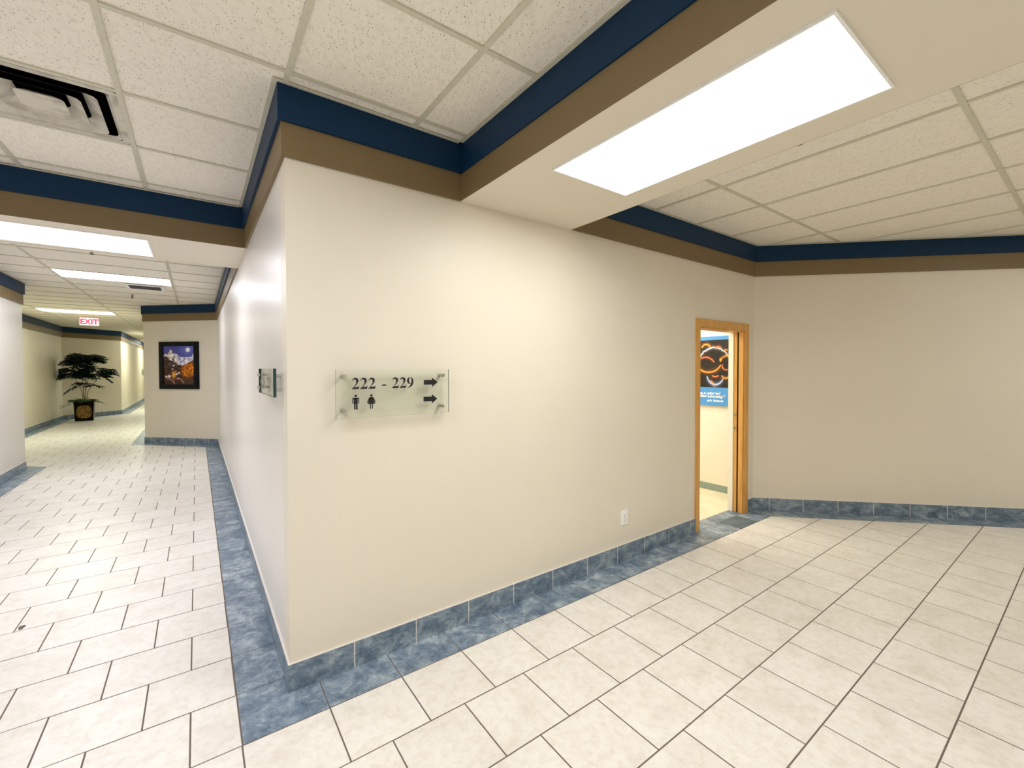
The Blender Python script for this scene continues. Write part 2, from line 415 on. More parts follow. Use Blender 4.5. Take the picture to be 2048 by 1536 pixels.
# ------------------------------------------------------------------ ceiling: lay-in tiles on a metal grid
mb = MB(); mb.prism(offset_poly(P, [-THK]*N), 2.86, 2.90)
ceiling = mb.build('ceiling', flat('ceiling_deck', (0.3, 0.28, 0.25, 1)), kind='structure', label='suspended ceiling of speckled mineral tiles')
FIX = [(-1.840, 5.715, -0.613, 6.325), (-3.066, 11.02, -1.840, 11.63), (-1.219, 0.488, -0.613, 1.098),
       (5.09, -4.21, 5.69, -3.004), (-1.227, -4.395, -0.613, -3.785), (-1.840, -1.342, -0.613, -0.732), (-1.9, 17.8, -1.2, 18.9), (-2.1, 23.5, -1.5, 24.7)]
def bay(poly, xs, ys, main_x):
    # bars
    for k, x in enumerate(xs):
        q = clip_rect(poly, x-0.012, -50, x+0.012, 50)
        if q and abs(area(q)) > 1e-3:
            m = MB(); m.prism(q, ZC-(0.003 if main_x else 0.0022), ZC+0.014); m.build('grid_bar', METAL_G, ceiling)
    for k, y in enumerate(ys):
        q = clip_rect(poly, -50, y-0.012, 50, y+0.012)
        if q and abs(area(q)) > 1e-3:
            m = MB(); m.prism(q, ZC-(0.0022 if main_x else 0.003), ZC+0.014); m.build('grid_bar', METAL_G, ceiling)
    X = [min(p[0] for p in poly)-0.02]+[x for x in xs]+[max(p[0] for p in poly)+0.02]
    Y = [min(p[1] for p in poly)-0.02]+[y for y in ys]+[max(p[1] for p in poly)+0.02]
    for x0, x1 in zip(X[:-1], X[1:]):
        for y0, y1 in zip(Y[:-1], Y[1:]):
            q = clip_rect(poly, x0+0.006, y0+0.006, x1-0.006, y1-0.006)
            if not q or abs(area(q)) < 1e-3: continue
            cx, cy = (x0+x1)/2, (y0+y1)/2
            if any(f[0] < cx < f[2] and f[1] < cy < f[3] for f in FIX): continue
            dz = random.uniform(0.0, 0.002)
            m = MB(); m.prism(q, ZC+0.004+dz, ZC+0.018+dz); m.build('ceiling_tile', CTILE, ceiling)
def rng_(a, step, lo, hi):
    k0 = math.ceil((lo-a)/step); out = []
    while a+k0*step < hi: out.append(a+k0*step); k0 += 1
    return out
bay([(-2.43, -6.5), (BX0, -6.5), (BX0, BY0), (0, BY0), (-2.43, BY0)] if False else [(-2.43, -6.5), (BX0, -6.5), (BX0, 0), (0, 0), (0, BY0), (-2.43, BY0)],
    rng_(0.0, 0.6135, -2.42, BX0-0.02), rng_(-0.122, 0.61, -6.4, BY0-0.01), True)
bay([(BX1, 0), (BX1, -6.5), (7.93, -6.5), (7.93, -3.4834), (4.4466, 0)], rng_(2.690, 0.60, BX1+0.02, 7.9), rng_(-0.592, 1.206, -6.4, -0.02), False)
bay([(0, BY1), (0, 8.15), (-1.2, 9.35), (-1.2, 28), (-2.4, 28), (-2.4, 17.5), (-3.6, 16.3), (-3.6, 8.52), (-2.43, 7.35), (-2.43, BY1)],
    rng_(-0.613, 1.227, -3.59, -0.02), rng_(4.495, 0.61, BY1+0.02, 27.9), True)

# ------------------------------------------------------------------ lights
def light(x0, y0, x1, y1, z, gm, label, proud, group=None):
    cx, cy = (x0+x1)/2, (y0+y1)/2; hx, hy = (x1-x0)/2, (y1-y0)/2
    o = empty('ceiling_light', (cx, cy, z), label=label, cat='light', group=group)
    f = MB(); w_, d = 0.009, (0.009 if proud else 0.004)
    for (a0, b0, a1, b1) in ((-hx, -hy, hx, -hy+w_), (-hx, hy-w_, hx, hy), (-hx, -hy+w_, -hx+w_, hy-w_), (hx-w_, -hy+w_, hx, hy-w_)):
        f.box((a0, b0, -d), (a1, b1, 0.0 if proud else 0.02))
    f.build('frame', WHITE, o)
    g = MB(); zz = -0.006 if proud else 0.003
    g.poly([(-hx+w_, -hy+w_, zz), (-hx+w_, hy-w_, zz), (hx-w_, hy-w_, zz), (hx-w_, -hy+w_, zz)])
    g.build('diffuser', gm, o)
    return o
light(1.068, -1.790, 1.606, -0.628, ZB, G_MAIN, 'large white light panel in the beam over the front hall', True)
light(1.068, -5.20, 1.606, -4.04, ZB, G_MAIN, 'second light panel further along the front beam, behind the camera', True)
light(-1.835, 2.015, -0.618, 2.605, ZB, G_CORR, 'light panel in the beam crossing the corridor', True)
light(-1.828, 5.727, -0.625, 6.313, ZC, G_CORR, 'middle corridor light panel among ceiling tiles, beside the small air vent', False)
light(-3.054, 11.032, -1.852, 11.618, ZC, G_FAR, 'narrow distant light panel just before the exit sign', False)
light(-1.852, 17.75, -1.25, 18.95, ZC, G_FAR, 'light panel at the hidden far end of the corridor', False)
light(-2.1, 23.5, -1.50, 24.7, ZC, G_FAR, 'last light panel before the corridor end wall', False)
light(5.102, -4.198, 5.678, -3.016, ZC, G_MAIN, 'light panel in the tiled ceiling right of the beam, outside the view', False)
light(-1.828, -1.330, -0.625, -0.744, ZC, G_CORR, 'unseen light panel added left of the camera to brighten the near corridor', False)  # added out of view to brighten the near corridor wall and floor
light(-1.215, -4.383, -0.625, -3.797, ZC, G_MAIN, 'square light panel behind the camera', False)

# ------------------------------------------------------------------ air diffusers
def air_vent(cx, cy, label, half=0.290):
    o = empty('air_vent', (cx, cy, ZC), label=label, cat='air vent')
    m = MB(); m.box((-half, -half, 0.060), (half, half, 0.066)); 
    m.build('duct_box', DUCT_SHADE, o)
    m = MB(); k = 0.262
    def ring(mm, a0, z0, a1, z1, rc=0.02):
        def rr(a, z):
            pts = []
            for q in range(4):
                for s in (0, 1, 2):
                    t = pi/2*q + pi/4*s; sx, sy = [(1, 1), (-1, 1), (-1, -1), (1, -1)][q]
                    pts.append(((a-rc)*sx + rc*cos(t), (a-rc)*sy + rc*sin(t), z))
            return pts
        A, B = rr(a0, z0), rr(a1, z1); n = len(A)
        for i in range(n):
            j = (i+1) % n; mm.poly([A[i], A[j], B[j], B[i]])
        return A, B
    ring(m, half, -0.002, k, -0.004, 0.015); ring(m, k, -0.004, k-0.014, 0.010, 0.03)
    m.build('frame', SOOT, o)
    m = MB(); ring(m, k-0.014, 0.010, k-0.010, 0.0605, 0.03); m.build('duct_collar', DUCT_SHADE, o)
    for a in (0.214, 0.148):
        m = MB(); ring(m, a, -0.008, a-0.060, 0.034, 0.035); lv = m.build('louvre', SOOT, o)
        m = MB(); ring(m, a+0.0009, -0.0068, a-0.0591, 0.0352, 0.036); m.build('shade_sheet', DUCT_SHADE, lv)  # black sheet paints the shade onto the louvre's upper face
    m = MB(); A, B = ring(m, 0.084, -0.008, 0.066, 0.006, 0.02); m.poly([(p[0], p[1], -0.008) for p in A][::-1]); m.build('centre_plate', SOOT, o)
    return o
air_vent(-0.916, 0.793, 'square stepped air vent, sooty, beside the nearest ceiling tiles')
# small slot vent behind the middle corridor light
o = empty('air_vent', (-0.965, 6.66, ZC), label='small square air vent behind the middle corridor light', cat='air vent')
m = MB(); m.box((-0.24, -0.20, -0.012), (0.24, 0.20, -0.002)); m.build('plate', WHITE, o)
for k, yy in enumerate((-0.13, -0.045, 0.04, 0.125)):
    m = MB(); m.prism([(-0.19, yy-0.007), (0.19, yy-0.007), (0.19, yy+0.007), (-0.19, yy+0.007)], -0.02, -0.0125); m.build('louvre', DUCT_SHADE, o)  # black bars stand for the shade in the slots

def sprinkler(x, y, label):
    o = empty('fire_sprinkler', (x, y, ZC), label=label, cat='sprinkler', group=None)
    m = MB(); m.tube((0, 0, 0.0), (0, 0, -0.006), 0.032, 0.026, 14); m.build('collar', SOOT, o)
    m = MB(); m.tube((0, 0, -0.004), (0, 0, -0.045), 0.009, 0.007, 8)
    m.tube((0.012, 0, -0.03), (0.004, 0, -0.062), 0.003, 0.003, 6); m.tube((-0.012, 0, -0.03), (-0.004, 0, -0.062), 0.003, 0.003, 6); m.build('body', BRONZE, o)
    m = MB(); m.tube((0, 0, -0.060), (0, 0, -0.065), 0.019, 0.021, 12); m.build('deflector', BRONZE, o)
sprinkler(2.33, -1.22, 'small bronze sprinkler peeking below the front beam edge')
sprinkler(-1.22, 4.15, 'bronze sprinkler just past the corridor beam')
sprinkler(-1.215, 7.72, 'bronze sprinkler beyond the small air vent in the corridor')

# ------------------------------------------------------------------ glass signs
def bez(p0, p1, p2, p3, n=8):
    return [tuple((1-t)**3*p0[k]+3*(1-t)**2*t*p1[k]+3*(1-t)*t*t*p2[k]+t**3*p3[k] for k in (0, 1)) for t in [i/n for i in range(1, n+1)]]
def path(cmds):
    out = [cmds[0]]
    for c in cmds[1:]:
        if len(c) == 2: out.append(c)
        else: out += bez(out[-1], (c[0], c[1]), (c[2], c[3]), (c[4], c[5]))
    return out
GLYPH = {
 '2': [path([(17, 0), (17, 24), (95, 95, 150, 150, 190, 205), (250, 285, 286, 355, 286, 442), (286, 530, 243, 588, 176, 588), (124, 588, 84, 558, 50, 497), (28, 503), (62, 622, 136, 688, 240, 688), (350, 688, 424, 616, 424, 514), (424, 405, 345, 300, 168, 126), (340, 126), (405, 126, 422, 138, 456, 205), (478, 200), (436, 0), ])],
 '9': [path([(32, -13), (28, 8), (150, 34, 255, 130, 296, 285), (266, 262, 238, 252, 200, 252), (100, 252, 26, 335, 26, 450), (26, 585, 118, 688, 245, 688), (385, 688, 474, 570, 474, 405), (474, 170, 310, 5, 32, -13)]),
       path([(248, 655), (305, 655, 336, 585, 336, 455), (336, 390, 333, 350, 325, 326), (312, 306, 292, 296, 266, 296), (200, 296, 164, 375, 164, 500), (164, 600, 195, 655, 248, 655)])],
 '0': [path([(250, 688), (385, 688, 476, 555, 476, 338), (476, 120, 385, -13, 250, -13), (115, -13, 24, 120, 24, 338), (24, 555, 115, 688, 250, 688)]),
       path([(250, 655), (185, 655, 164, 560, 164, 338), (164, 110, 185, 20, 250, 20), (315, 20, 336, 110, 336, 338), (336, 560, 315, 655, 250, 655)])],
 '1': [path([(442, 0), (65, 0), (65, 20), (150, 24, 180, 40, 180, 85), (180, 520), (180, 560, 165, 580, 130, 580), (110, 580, 90, 576, 65, 565), (60, 585), (290, 688), (312, 688), (312, 85), (312, 40, 350, 24, 442, 20)])],
 '-': [[(40, 175), (290, 175), (290, 260), (40, 260)]],
}
def fill(loops, mb_, f):
    """triangulated flat fill of 2D loops; f maps (x,y)->3D"""
    vs_ = [[Vector((x, y, 0)) for x, y in l] for l in loops]; flatv = [v for l in vs_ for v in l]
    b = len(mb_.v); mb_.v += [tuple(f(v.x, v.y)) for v in flatv]
    for t_ in tessellate_polygon(vs_): mb_.f.append(tuple(b+i for i in t_)); mb_.mi.append(0)
def digits(text, x, z, hgt, f, mb_, stretch=1.0, adv=None):
    s = hgt/688
    for ch in text:
        if ch in GLYPH: fill([[(x+px*s*stretch, z+py*s) for px, py in l] for l in GLYPH[ch]], mb_, f)
        x += (adv or 500*s*stretch)
    return x
def arrow(x0, x1, z0, z1, f, mb_):
    h = z1-z0; L = x1-x0; s = 1 if L > 0 else -1; hx = x1-0.40*L
    fill([[(x0, z0+0.25*h), (hx, z0+0.25*h), (hx, z0), (x1, z0+0.5*h), (hx, z1), (hx, z0+0.75*h), (x0, z0+0.75*h)]], mb_, f)
def ell(cx, cz, rx, rz, n=18): return [(cx+rx*cos(2*pi*i/n), cz+rz*sin(2*pi*i/n)) for i in range(n)]
def rrect(x0, z0, x1, z1, r): 
    out = []
    for (cx, cz, a) in ((x1-r, z1-r, 0), (x0+r, z1-r, pi/2), (x0+r, z0+r, pi), (x1-r, z0+r, 3*pi/2)):
        out += [(cx+r*cos(a+pi/6*k), cz+r*sin(a+pi/6*k)) for k in range(4)]
    return out
def sign_base(o, W, H, stand, posts, thick=0.007):
    """local frame: x along wall, -y out of the wall, z up; origin at lower end at the wall"""
    g = MB(); x0, x1, y0, y1 = 0, W, -stand-thick/2, -stand+thick/2
    g.poly([(x0, y0, 0), (x1, y0, 0), (x1, y0, H), (x0, y0, H)]); g.poly([(x1, y1, 0), (x0, y1, 0), (x0, y1, H), (x1, y1, H)])
    g.poly([(x0, y1, 0), (x0, y0, 0), (x0, y0, H), (x0, y1, H)], 1); g.poly([(x1, y0, 0), (x1, y1, 0), (x1, y1, H), (x1, y0, H)], 1)
    g.poly([(x0, y0, H), (x1, y0, H), (x1, y1, H), (x0, y1, H)], 1); g.poly([(x0, y1, 0), (x1, y1, 0), (x1, y0, 0), (x0, y0, 0)], 1)
    g.build('glass_panel', [GLASS, TEAL], o)
    for px, pz in posts:
        s = MB(); s.tube((px, 0, pz), (px, y1, pz), 0.0085, 0.0085, 14); s.tube((px, y0, pz), (px, y0-0.010, pz), 0.0095, 0.0085, 14)
        s.build('standoff', STEEL, o)
o = empty('room_sign', (0.203, 0, 1.262), label='clear glass sign reading 222 - 229 with restroom symbols and two arrows', cat='sign')
sign_base(o, 0.606, 0.241, 0.040, [(0.040, 0.207), (0.038, 0.037), (0.569, 0.207), (0.565, 0.037)])
fr = lambda x, z: (x-0.203, -0.0451, z-1.262)
def numerals(groups, f, o):
    for txt, x, z, hg in groups:
        for k, ch in enumerate(txt):
            m = MB(); digits(ch, x+0.0405*k, z, hg, f, m, 0.98 if ch != '-' else 1.1); m.build('dash' if ch == '-' else 'numeral', BLACK, o)
numerals((('222', 0.276, 1.405, 0.056), ('-', 0.424, 1.404, 0.056), ('229', 0.479, 1.405, 0.056)), fr, o)
m = MB(); arrow(0.657, 0.739, 1.406, 1.457, fr, m); m.build('arrow', BLACK, o)
m = MB(); arrow(0.655, 0.737, 1.315, 1.366, fr, m); m.build('arrow', BLACK, o)
m = MB(); cx = 0.296; z0 = 1.304
for l in (ell(cx, z0+0.0675, 0.0062, 0.0062), rrect(cx-0.0095, z0+0.028, cx+0.0095, z0+0.0585, 0.004), rrect(cx-0.0165, z0+0.030, cx-0.0115, z0+0.0585, 0.0022), rrect(cx+0.0115, z0+0.030, cx+0.0165, z0+0.0585, 0.0022),
          [(cx-0.0125, z0+0.0525), (cx+0.0125, z0+0.0525), (cx+0.0125, z0+0.0585), (cx-0.0125, z0+0.0585)], rrect(cx-0.0088, z0, cx-0.0010, z0+0.033, 0.0025), rrect(cx+0.0010, z0, cx+0.0088, z0+0.033, 0.0025)): fill([l], m, fr)
m.build('man_symbol', BLACK, o)
m = MB(); cx = 0.373
for l in (ell(cx, z0+0.0675, 0.0062, 0.0062), [(cx-0.007, z0+0.0585), (cx+0.007, z0+0.0585), (cx+0.0185, z0+0.0245), (cx-0.0185, z0+0.0245)], rrect(cx-0.0075, z0, cx-0.0025, z0+0.028, 0.002), rrect(cx+0.0025, z0, cx+0.0075, z0+0.028, 0.002),
          [(cx-0.0085, z0+0.0585), (cx-0.0115, z0+0.0565), (cx-0.0225, z0+0.031), (cx-0.0185, z0+0.0295), (cx-0.0075, z0+0.053)], [(cx+0.0085, z0+0.0585), (cx+0.0115, z0+0.0565), (cx+0.0225, z0+0.031), (cx+0.0185, z0+0.0295), (cx+0.0075, z0+0.053)],
          [(cx-0.009, z0+0.0585), (cx-0.009, z0+0.053), (cx+0.009, z0+0.053), (cx+0.009, z0+0.0585)]): fill([l], m, fr)
m.build('woman_symbol', BLACK, o)
# sign round the corner on the corridor wall: local x runs towards -Y
o = empty('room_sign', (0, 0.645, 1.372), rz=-pi/2, label='small glass sign on the corridor wall near the corner, seen almost edge-on', cat='sign')
sign_base(o, 0.580, 0.135, 0.042, [(0.035, 0.100), (0.035, 0.030), (0.478, 0.100), (0.478, 0.030)], 0.013)
fr2 = lambda x, z: (x, -0.0490, z)
numerals((('201', 0.175, 0.038, 0.056), ('-', 0.313, 0.037, 0.056), ('221', 0.350, 0.038, 0.056)), fr2, o)
m = MB(); arrow(0.130, 0.050, 0.040, 0.091, fr2, m); m.build('arrow', BLACK, o)
# distant sign, edge visible past the alcove corner
o = empty('room_sign', (-1.2, 9.85, 1.38), rz=-pi/2, label='tiny distant glass sign edge peeping past the alcove corner', cat='sign')
sign_base(o, 0.22, 0.13, 0.05, [(0.02, 0.065), (0.20, 0.065)])

# ------------------------------------------------------------------ wall outlet
o = empty('wall_outlet', (2.362, 0, 0.281), label='white double power outlet low on the cream wall', cat='outlet')
m = MB(); h2, w2 = 0.115, 0.036
m.box((-w2, -0.006, 0), (w2, 0, h2)); m.build('plate', WHITE, o)
for zc in (0.036, 0.079):
    m = MB(); pts = [(0.0165*cos(a), -0.0085, zc+0.0145*sin(a)) for a in [2*pi*i/16 for i in range(16)]]
    m.poly(pts); pts2 = [(x, -0.006, z) for x, y, z in pts]
    for i in range(16): j = (i+1) % 16; m.poly([pts2[i], pts2[j], pts[j], pts[i]])
    s_ = m.build('socket', WHITE, o)
    m = MB(); m.box((-0.008, -0.0092, zc-0.002), (-0.006, -0.0086, zc+0.007)); m.box((0.006, -0.0092, zc-0.002), (0.008, -0.0086, zc+0.007)); m.tube((0, -0.0092, zc-0.008), (0, -0.0086, zc-0.008), 0.0028, 0.0028, 8)
    m.build('slot', SLOT, s_)
m = MB(); m.tube((0, -0.0075, 0.0575), (0, -0.006, 0.0575), 0.003, 0.003, 10); m.build('screw', STEEL, o)

# ------------------------------------------------------------------ office doorway and the bit of office behind it
o = empty('door_1', (0, 0, 0), kind='structure', label='open office doorway with honey oak frame')
def part(name, mat, boxes, par=o, **k):
    m = MB()
    for a, b in boxes: m.box(a, b)
    return m.build(name, mat, par, **k)
part('casing', OAK, [((3.345, -0.016, 0), (3.402, 0.0, 1.963))])
part('casing', OAK, [((4.234, -0.016, 0), (4.308, 0.0, 1.963))])
part('casing', OAK, [((3.402, -0.016, DZ-0.004), (4.234, 0.0, 1.963))])
part('jamb', OAK, [((DX0-0.0, 0.0, 0), (DX0+0.012, 0.14, DZ))])
part('jamb', OAK, [((4.220, 0.0, 0), (DX1, 0.046, DZ))])
part('dark_strip', GAP_BLACK, [((4.228, 0.046, 0), (DX1, 0.062, DZ))])  # near-black strip between jamb and door edge
jr = part('door_edge', OAK, [((4.220, 0.062, 0), (DX1, 0.098, DZ-0.01))], label='narrow oak edge of the slid-back door')
for zc in (1.021, 0.879):
    pl = part('strike_plate', BRASS, [((4.2175, 0.068, zc-0.028), (4.2205, 0.094, zc+0.028))], jr, label='small brass plate')
    part('bolt_hole', SLOT, [((4.2168, 0.076, zc-0.010), (4.2176, 0.087, zc+0.010))], jr)
part('jamb', OAK, [((DX0+0.012, 0.0, DZ-0.012), (4.220, 0.14, DZ+0.004))])
part('inner_panel', CREAM, [((4.212, 0.098, 0), (DX1, 0.150, DZ-0.008))], label='cream painted inner edge of the doorway')
# office shell
m = MB(); m.box((2.55, 0.14, -0.06), (4.8, 3.6, 0.0)); m.build('floor_office', CARPET, kind='structure', label='pale floor of the office behind the doorway')
m = MB(); m.box((2.43, 0.14, 2.5), (4.92, 3.72, 2.56)); m.build('ceiling_office', OFFICE, kind='structure')
m = MB(); m.box((4.8, 0.142, 0), (4.92, 3.6, 2.5)); wr = m.build('wall_office_right', OFFICE, kind='structure', label='pale office wall behind the blue poster')
m = MB(); m.box((2.43, 0.142, 0), (2.55, 3.6, 2.5)); m.build('wall_office_left', OFFICE, kind='structure')
m = MB(); m.box((2.43, 3.6, 0), (4.92, 3.72, 2.5)); m.build('wall_office_back', OFFICE, kind='structure')
m = MB(); m.box((4.793, 0.145, 0), (4.8, 3.6, 0.082)); m.build('baseboard_office', VINYL, kind='structure')
light(2.9, 0.7, 4.4, 1.9, 2.5, G_OFF, 'light panel inside the office, out of sight', True)

# ------------------------------------------------------------------ flat pictures as coloured grids
def colour_grid(name, nu, nv, fpos, fcol, mat, parent):
    me = bpy.data.meshes.new(name); vs_, cs, fs = [], [], []
    for j in range(nv+1):
        for i in range(nu+1):
            u, v = i/nu, j/nv; vs_.append(fpos(u, v)); cs.append(fcol(u, v))
    for j in range(nv):
        for i in range(nu):
            a = j*(nu+1)+i; fs.append((a, a+1, a+nu+2, a+nu+1))
    me.from_pydata(vs_, [], fs); me.materials.append(mat)
    at = me.color_attributes.new('Col', 'FLOAT_COLOR', 'POINT')
    buf = []
    for c in cs: buf += list(lin(tuple(max(0, min(1, x)) for x in c))) + [1.0]
    at.data.foreach_set('color', buf); me.update()
    return link(name, me, parent)
def nz(x, y, s, o_=0): return noise.noise(Vector((x*s+o_, y*s-o_, o_*1.7)))
def fb(x, y, s, o_=0): return nz(x, y, s, o_)*0.6+nz(x, y, s*2.1, o_+3)*0.3+nz(x, y, s*4.3, o_+7)*0.2
def mixc(a, b, t): t = max(0, min(1, t)); return tuple(a[k]*(1-t)+b[k]*t for k in range(3))
def sm(a, b, x): t = max(0, min(1, (x-a)/(b-a))); return t*t*(3-2*t)

def mountain(u, v):
    # u right, v up; sky, moon, snow peaks, dark slopes, orange trees, rocky stream
    sky = mixc((0.30, 0.30, 0.62), (0.22, 0.24, 0.55), u); d = hypot((u-0.80), (v-0.90)*1.2)
    sky = mixc(sky, (0.95, 0.96, 1.0), 1-sm(0.05, 0.10, d)); sky = mixc(sky, (0.45, 0.52, 0.88), 0.6*(1-sm(0.05, 0.42, d))*sm(0.06, 0.11, d))
    c = sky
    p1 = 0.91 - abs(u-0.23)*(1.0+0.5*abs(u-0.23)) + 0.02*fb(u, 0.3, 7, 2) if u < 0.45 else 0
    p1 = max(p1, 0.80-0.25*abs(u-0.05))if u < 0.1 else p1
    p2 = 0.80 - 0.09*sm(0.38, 0.60, u) + 0.02*fb(u, 0.9, 6, 5) if u > 0.33 else 0
    if u > 0.88: p2 = max(p2, 0.71+(u-0.88)*1.0)
    if v < p2: c = mixc((0.93, 0.93, 0.99), (0.55, 0.52, 0.70), sm(-0.2, 0.35, fb(u, v, 16, 9)))
    if v < p1: c = mixc((0.97, 0.93, 0.92), (0.42, 0.36, 0.40), sm(-0.1, 0.25, fb(u, v, 14, 1)+0.9*(p1-0.08-v)))
    slope = 0.74-0.55*abs(u-0.05)+0.03*fb(u, 0.1, 13, 4)
    if u > 0.62: slope = max(slope, 0.545+(u-0.75)*0.42)
    slope = max(slope, 0.56-0.10*u) if u < 0.75 else max(slope, 0.50)
    if v < slope:
        n = fb(u, v, 18, 6); c = mixc((0.16, 0.09, 0.10), (0.40, 0.30, 0.26), sm(-0.2, 0.35, n))
        if v < 0.50: c = mixc(c, (0.22, 0.08, 0.05), 0.6*sm(0.5, 0.4, v))
        t = 1-sm(0.12, 0.26, hypot((u-0.83)*0.75, v-0.38+0.12*(0.83-u)))
        c = mixc(c, mixc((0.55, 0.25, 0.02), (0.98, 0.60, 0.10), sm(-0.25, 0.3, fb(u, v, 30, 8))), t)
        t = 1-sm(0.0, 0.12, hypot((u-0.33)*1.0, (v-0.25)*0.7)); c = mixc(c, (0.98, 0.72, 0.25), t)
        for (a, b, r_) in ((0.18, 0.21, 0.07), (0.08, 0.20, 0.05), (0.42, 0.27, 0.05), (0.50, 0.30, 0.05), (0.33, 0.49, 0.035), (0.29, 0.40, 0.03), (0.40, 0.34, 0.03)):
            c = mixc(c, (0.93, 0.86, 0.84), 0.95*(1-sm(r_*0.5, r_, hypot(u-a, (v-b)*1.4)+0.015*fb(u, v, 25, 2))))
        dd = abs(hypot((u-0.47)/1.1, v-0.0)-0.155); c = mixc(c, (0.86, 0.66, 0.55), (1-sm(0.008, 0.028, dd))*sm(0.02, 0.06, v)*(1 if u > 0.42 else 0.2))
        dd = abs(hypot((u-0.12)/1.5, v-0.0)-0.15); c = mixc(c, (0.80, 0.60, 0.55), 0.9*(1-sm(0.008, 0.03, dd))*(1 if u > 0.1 else 0.2))
        if v < 0.16: c = mixc(c, (0.20, 0.06, 0.08) if u < 0.6 else (0.35, 0.24, 0.14), 0.35)
    return c
pc = (-0.609, 8.739); ang = atan2(-1.15, 1.2)   # along the alcove wall, towards the near corner
o = empty('framed_picture', (pc[0]-0.7071*0.0, pc[1], 1.105), label='black framed mountain and autumn forest picture on the diagonal wall', cat='picture')
o.location = ((-0.939-0.290)/2-0.008, (9.05+8.428)/2+0.0, 1.110); 
# snap onto the wall plane x+y=8.15
ex = (8.15-(o.location.x+o.location.y))/2; o.location.x += ex; o.location.y += ex; o.rotation_euler = (0, 0, -pi/4)
PW, PH, FB = 0.895, 0.945, 0.098
m = MB()
for (x0, z0, x1, z1) in ((-PW/2, 0, PW/2, FB*0.96), (-PW/2, PH-FB*0.9, PW/2, PH), (-PW/2, FB*0.96, -PW/2+FB, PH-FB*0.9), (PW/2-FB, FB*0.96, PW/2, PH-FB*0.9)): m.box((x0, -0.035, z0), (x1, -0.001, z1))
m.build('frame', BLACKF, o)
colour_grid('print', 84, 92, lambda u, v: (-PW/2+FB-0.002+u*(PW-2*FB+0.004), -0.022, FB*0.96-0.002+v*(PH-1.86*FB+0.004)), mountain, vcol_mat('picture_print', 0.25), o)

def swirl(u, v):
    # u to the right, v up over the black part of the poster
    c = (0.11, 0.085, 0.07); c = mixc(c, (0.24, 0.19, 0.16), 0.45*sm(0.0, 0.6, fb(u, v, 4, 3)))
    def arc(cx, cy, rx, ry, a0, a1, w_, col, c, wob=0.0):
        a = atan2((v-cy)/ry, (u-cx)/rx); rr = hypot((u-cx)/rx, (v-cy)/ry)
        if wob: rr += wob*sin(a*17+3*sin(a*5))
        am = (a-a0) % (2*pi)
        if am > (a1-a0): return c
        e = sin(pi*am/(a1-a0))**0.4; d = abs(rr-1)*min(rx, ry)
        t = (1-sm(0, w_*(0.4+0.8*e), d)); glow_ = 0.35*(1-sm(0, w_*3.5, d))
        c = mixc(c, col, max(glow_*e, 0)); c = mixc(c, col, t)
        return mixc(c, (1, 0.95, 0.85), 0.5*t*(1-sm(0, w_*0.35, d)))
    O, O2, Wt, Bl = (1.0, 0.55, 0.08), (0.95, 0.38, 0.15), (0.85, 0.90, 1.0), (0.62, 0.72, 0.98)
    c = arc(0.55, 0.48, 0.47, 0.36, 0.15*pi, 0.95*pi, 0.022, Wt, c, 0.02)
    c = arc(0.60, 0.30, 0.26, 0.24, 1.08*pi, 1.85*pi, 0.035, Bl, c)
    c = arc(0.40, 0.52, 0.36, 0.20, 1.0*pi, 1.93*pi, 0.026, O, c, 0.01)
    c = arc(0.30, 0.42, 0.30, 0.22, 0.15*pi, 0.75*pi, 0.020, O2, c, 0.01)
    c = arc(0.92, 0.52, 0.18, 0.14, 0.05*pi, 0.95*pi, 0.020, O, c, 0.05)
    c = arc(0.93, 0.46, 0.13, 0.09, 0.9*pi, 1.8*pi, 0.014, O2, c, 0.06)
    c = arc(0.32, 0.84, 0.12, 0.075, 0.0, pi, 0.030, O, c)
    c = arc(0.68, 0.82, 0.07, 0.04, 0.0, pi, 0.018, O2, c)
    c = arc(0.90, 0.76, 0.045, 0.03, 0.0, pi, 0.014, O, c)
    c = arc(0.60, 0.27, 0.09, 0.045, 1.05*pi, 1.95*pi, 0.020, O2, c)
    c = arc(0.90, 0.27, 0.11, 0.07, 1.05*pi, 1.95*pi, 0.022, O, c)
    c = arc(0.45, -0.02, 0.12, 0.16, 0.05*pi, 0.5*pi, 0.012, O, c)
    t = 1-sm(0.015, 0.05, hypot(u-0.76, (v-0.58)*0.8)+0.02*fb(u, v, 20, 1)); c = mixc(c, (1, 0.62, 0.08), t)
    return c
# poster hangs on the office wall x=4.8 facing -X; local x runs towards -Y (to the right as seen)
o = empty('poster', (4.8, 0.30, 1.052), rz=-pi/2, label='blue bordered poster of glowing orange swirls inside the office', cat='poster')
X0, X1 = -0.92, -0.085
BLP = flat('poster_blue', (0.065, 0.28, 0.66, 1), 0.5)
m = MB(); m.box((X0, -0.030, 0), (X1, -0.001, 0.845)); m.build('board', BLP, o)
colour_grid('artwork', 150, 110, lambda u, v: (X0+u*(X1-X0), -0.0312, 0.222+v*0.578), lambda u, v: swirl(0.08+(u-0.47)*1.95, v), vcol_mat('poster_print', 0.35), o)
def text_mesh(body, size, mat, parent, place, name='lettering', shear=0.0, align='RIGHT', bold=0.0):
    cu = bpy.data.curves.new('t', 'FONT'); cu.body = body; cu.size = size; cu.shear = shear; cu.align_x = align; cu.offset = bold; cu.resolution_u = 3
    t_ = bpy.data.objects.new('t', cu); COL.objects.link(t_); bpy.context.view_layer.update()
    dg = bpy.context.evaluated_depsgraph_get(); me = bpy.data.meshes.new_from_object(t_.evaluated_get(dg))
    bpy.data.objects.remove(t_); me.name = name; me.materials.clear(); me.materials.append(mat)
    me.transform(place); return link(name, me, parent)
RX = Matrix.Rotation(pi/2, 4, 'X')
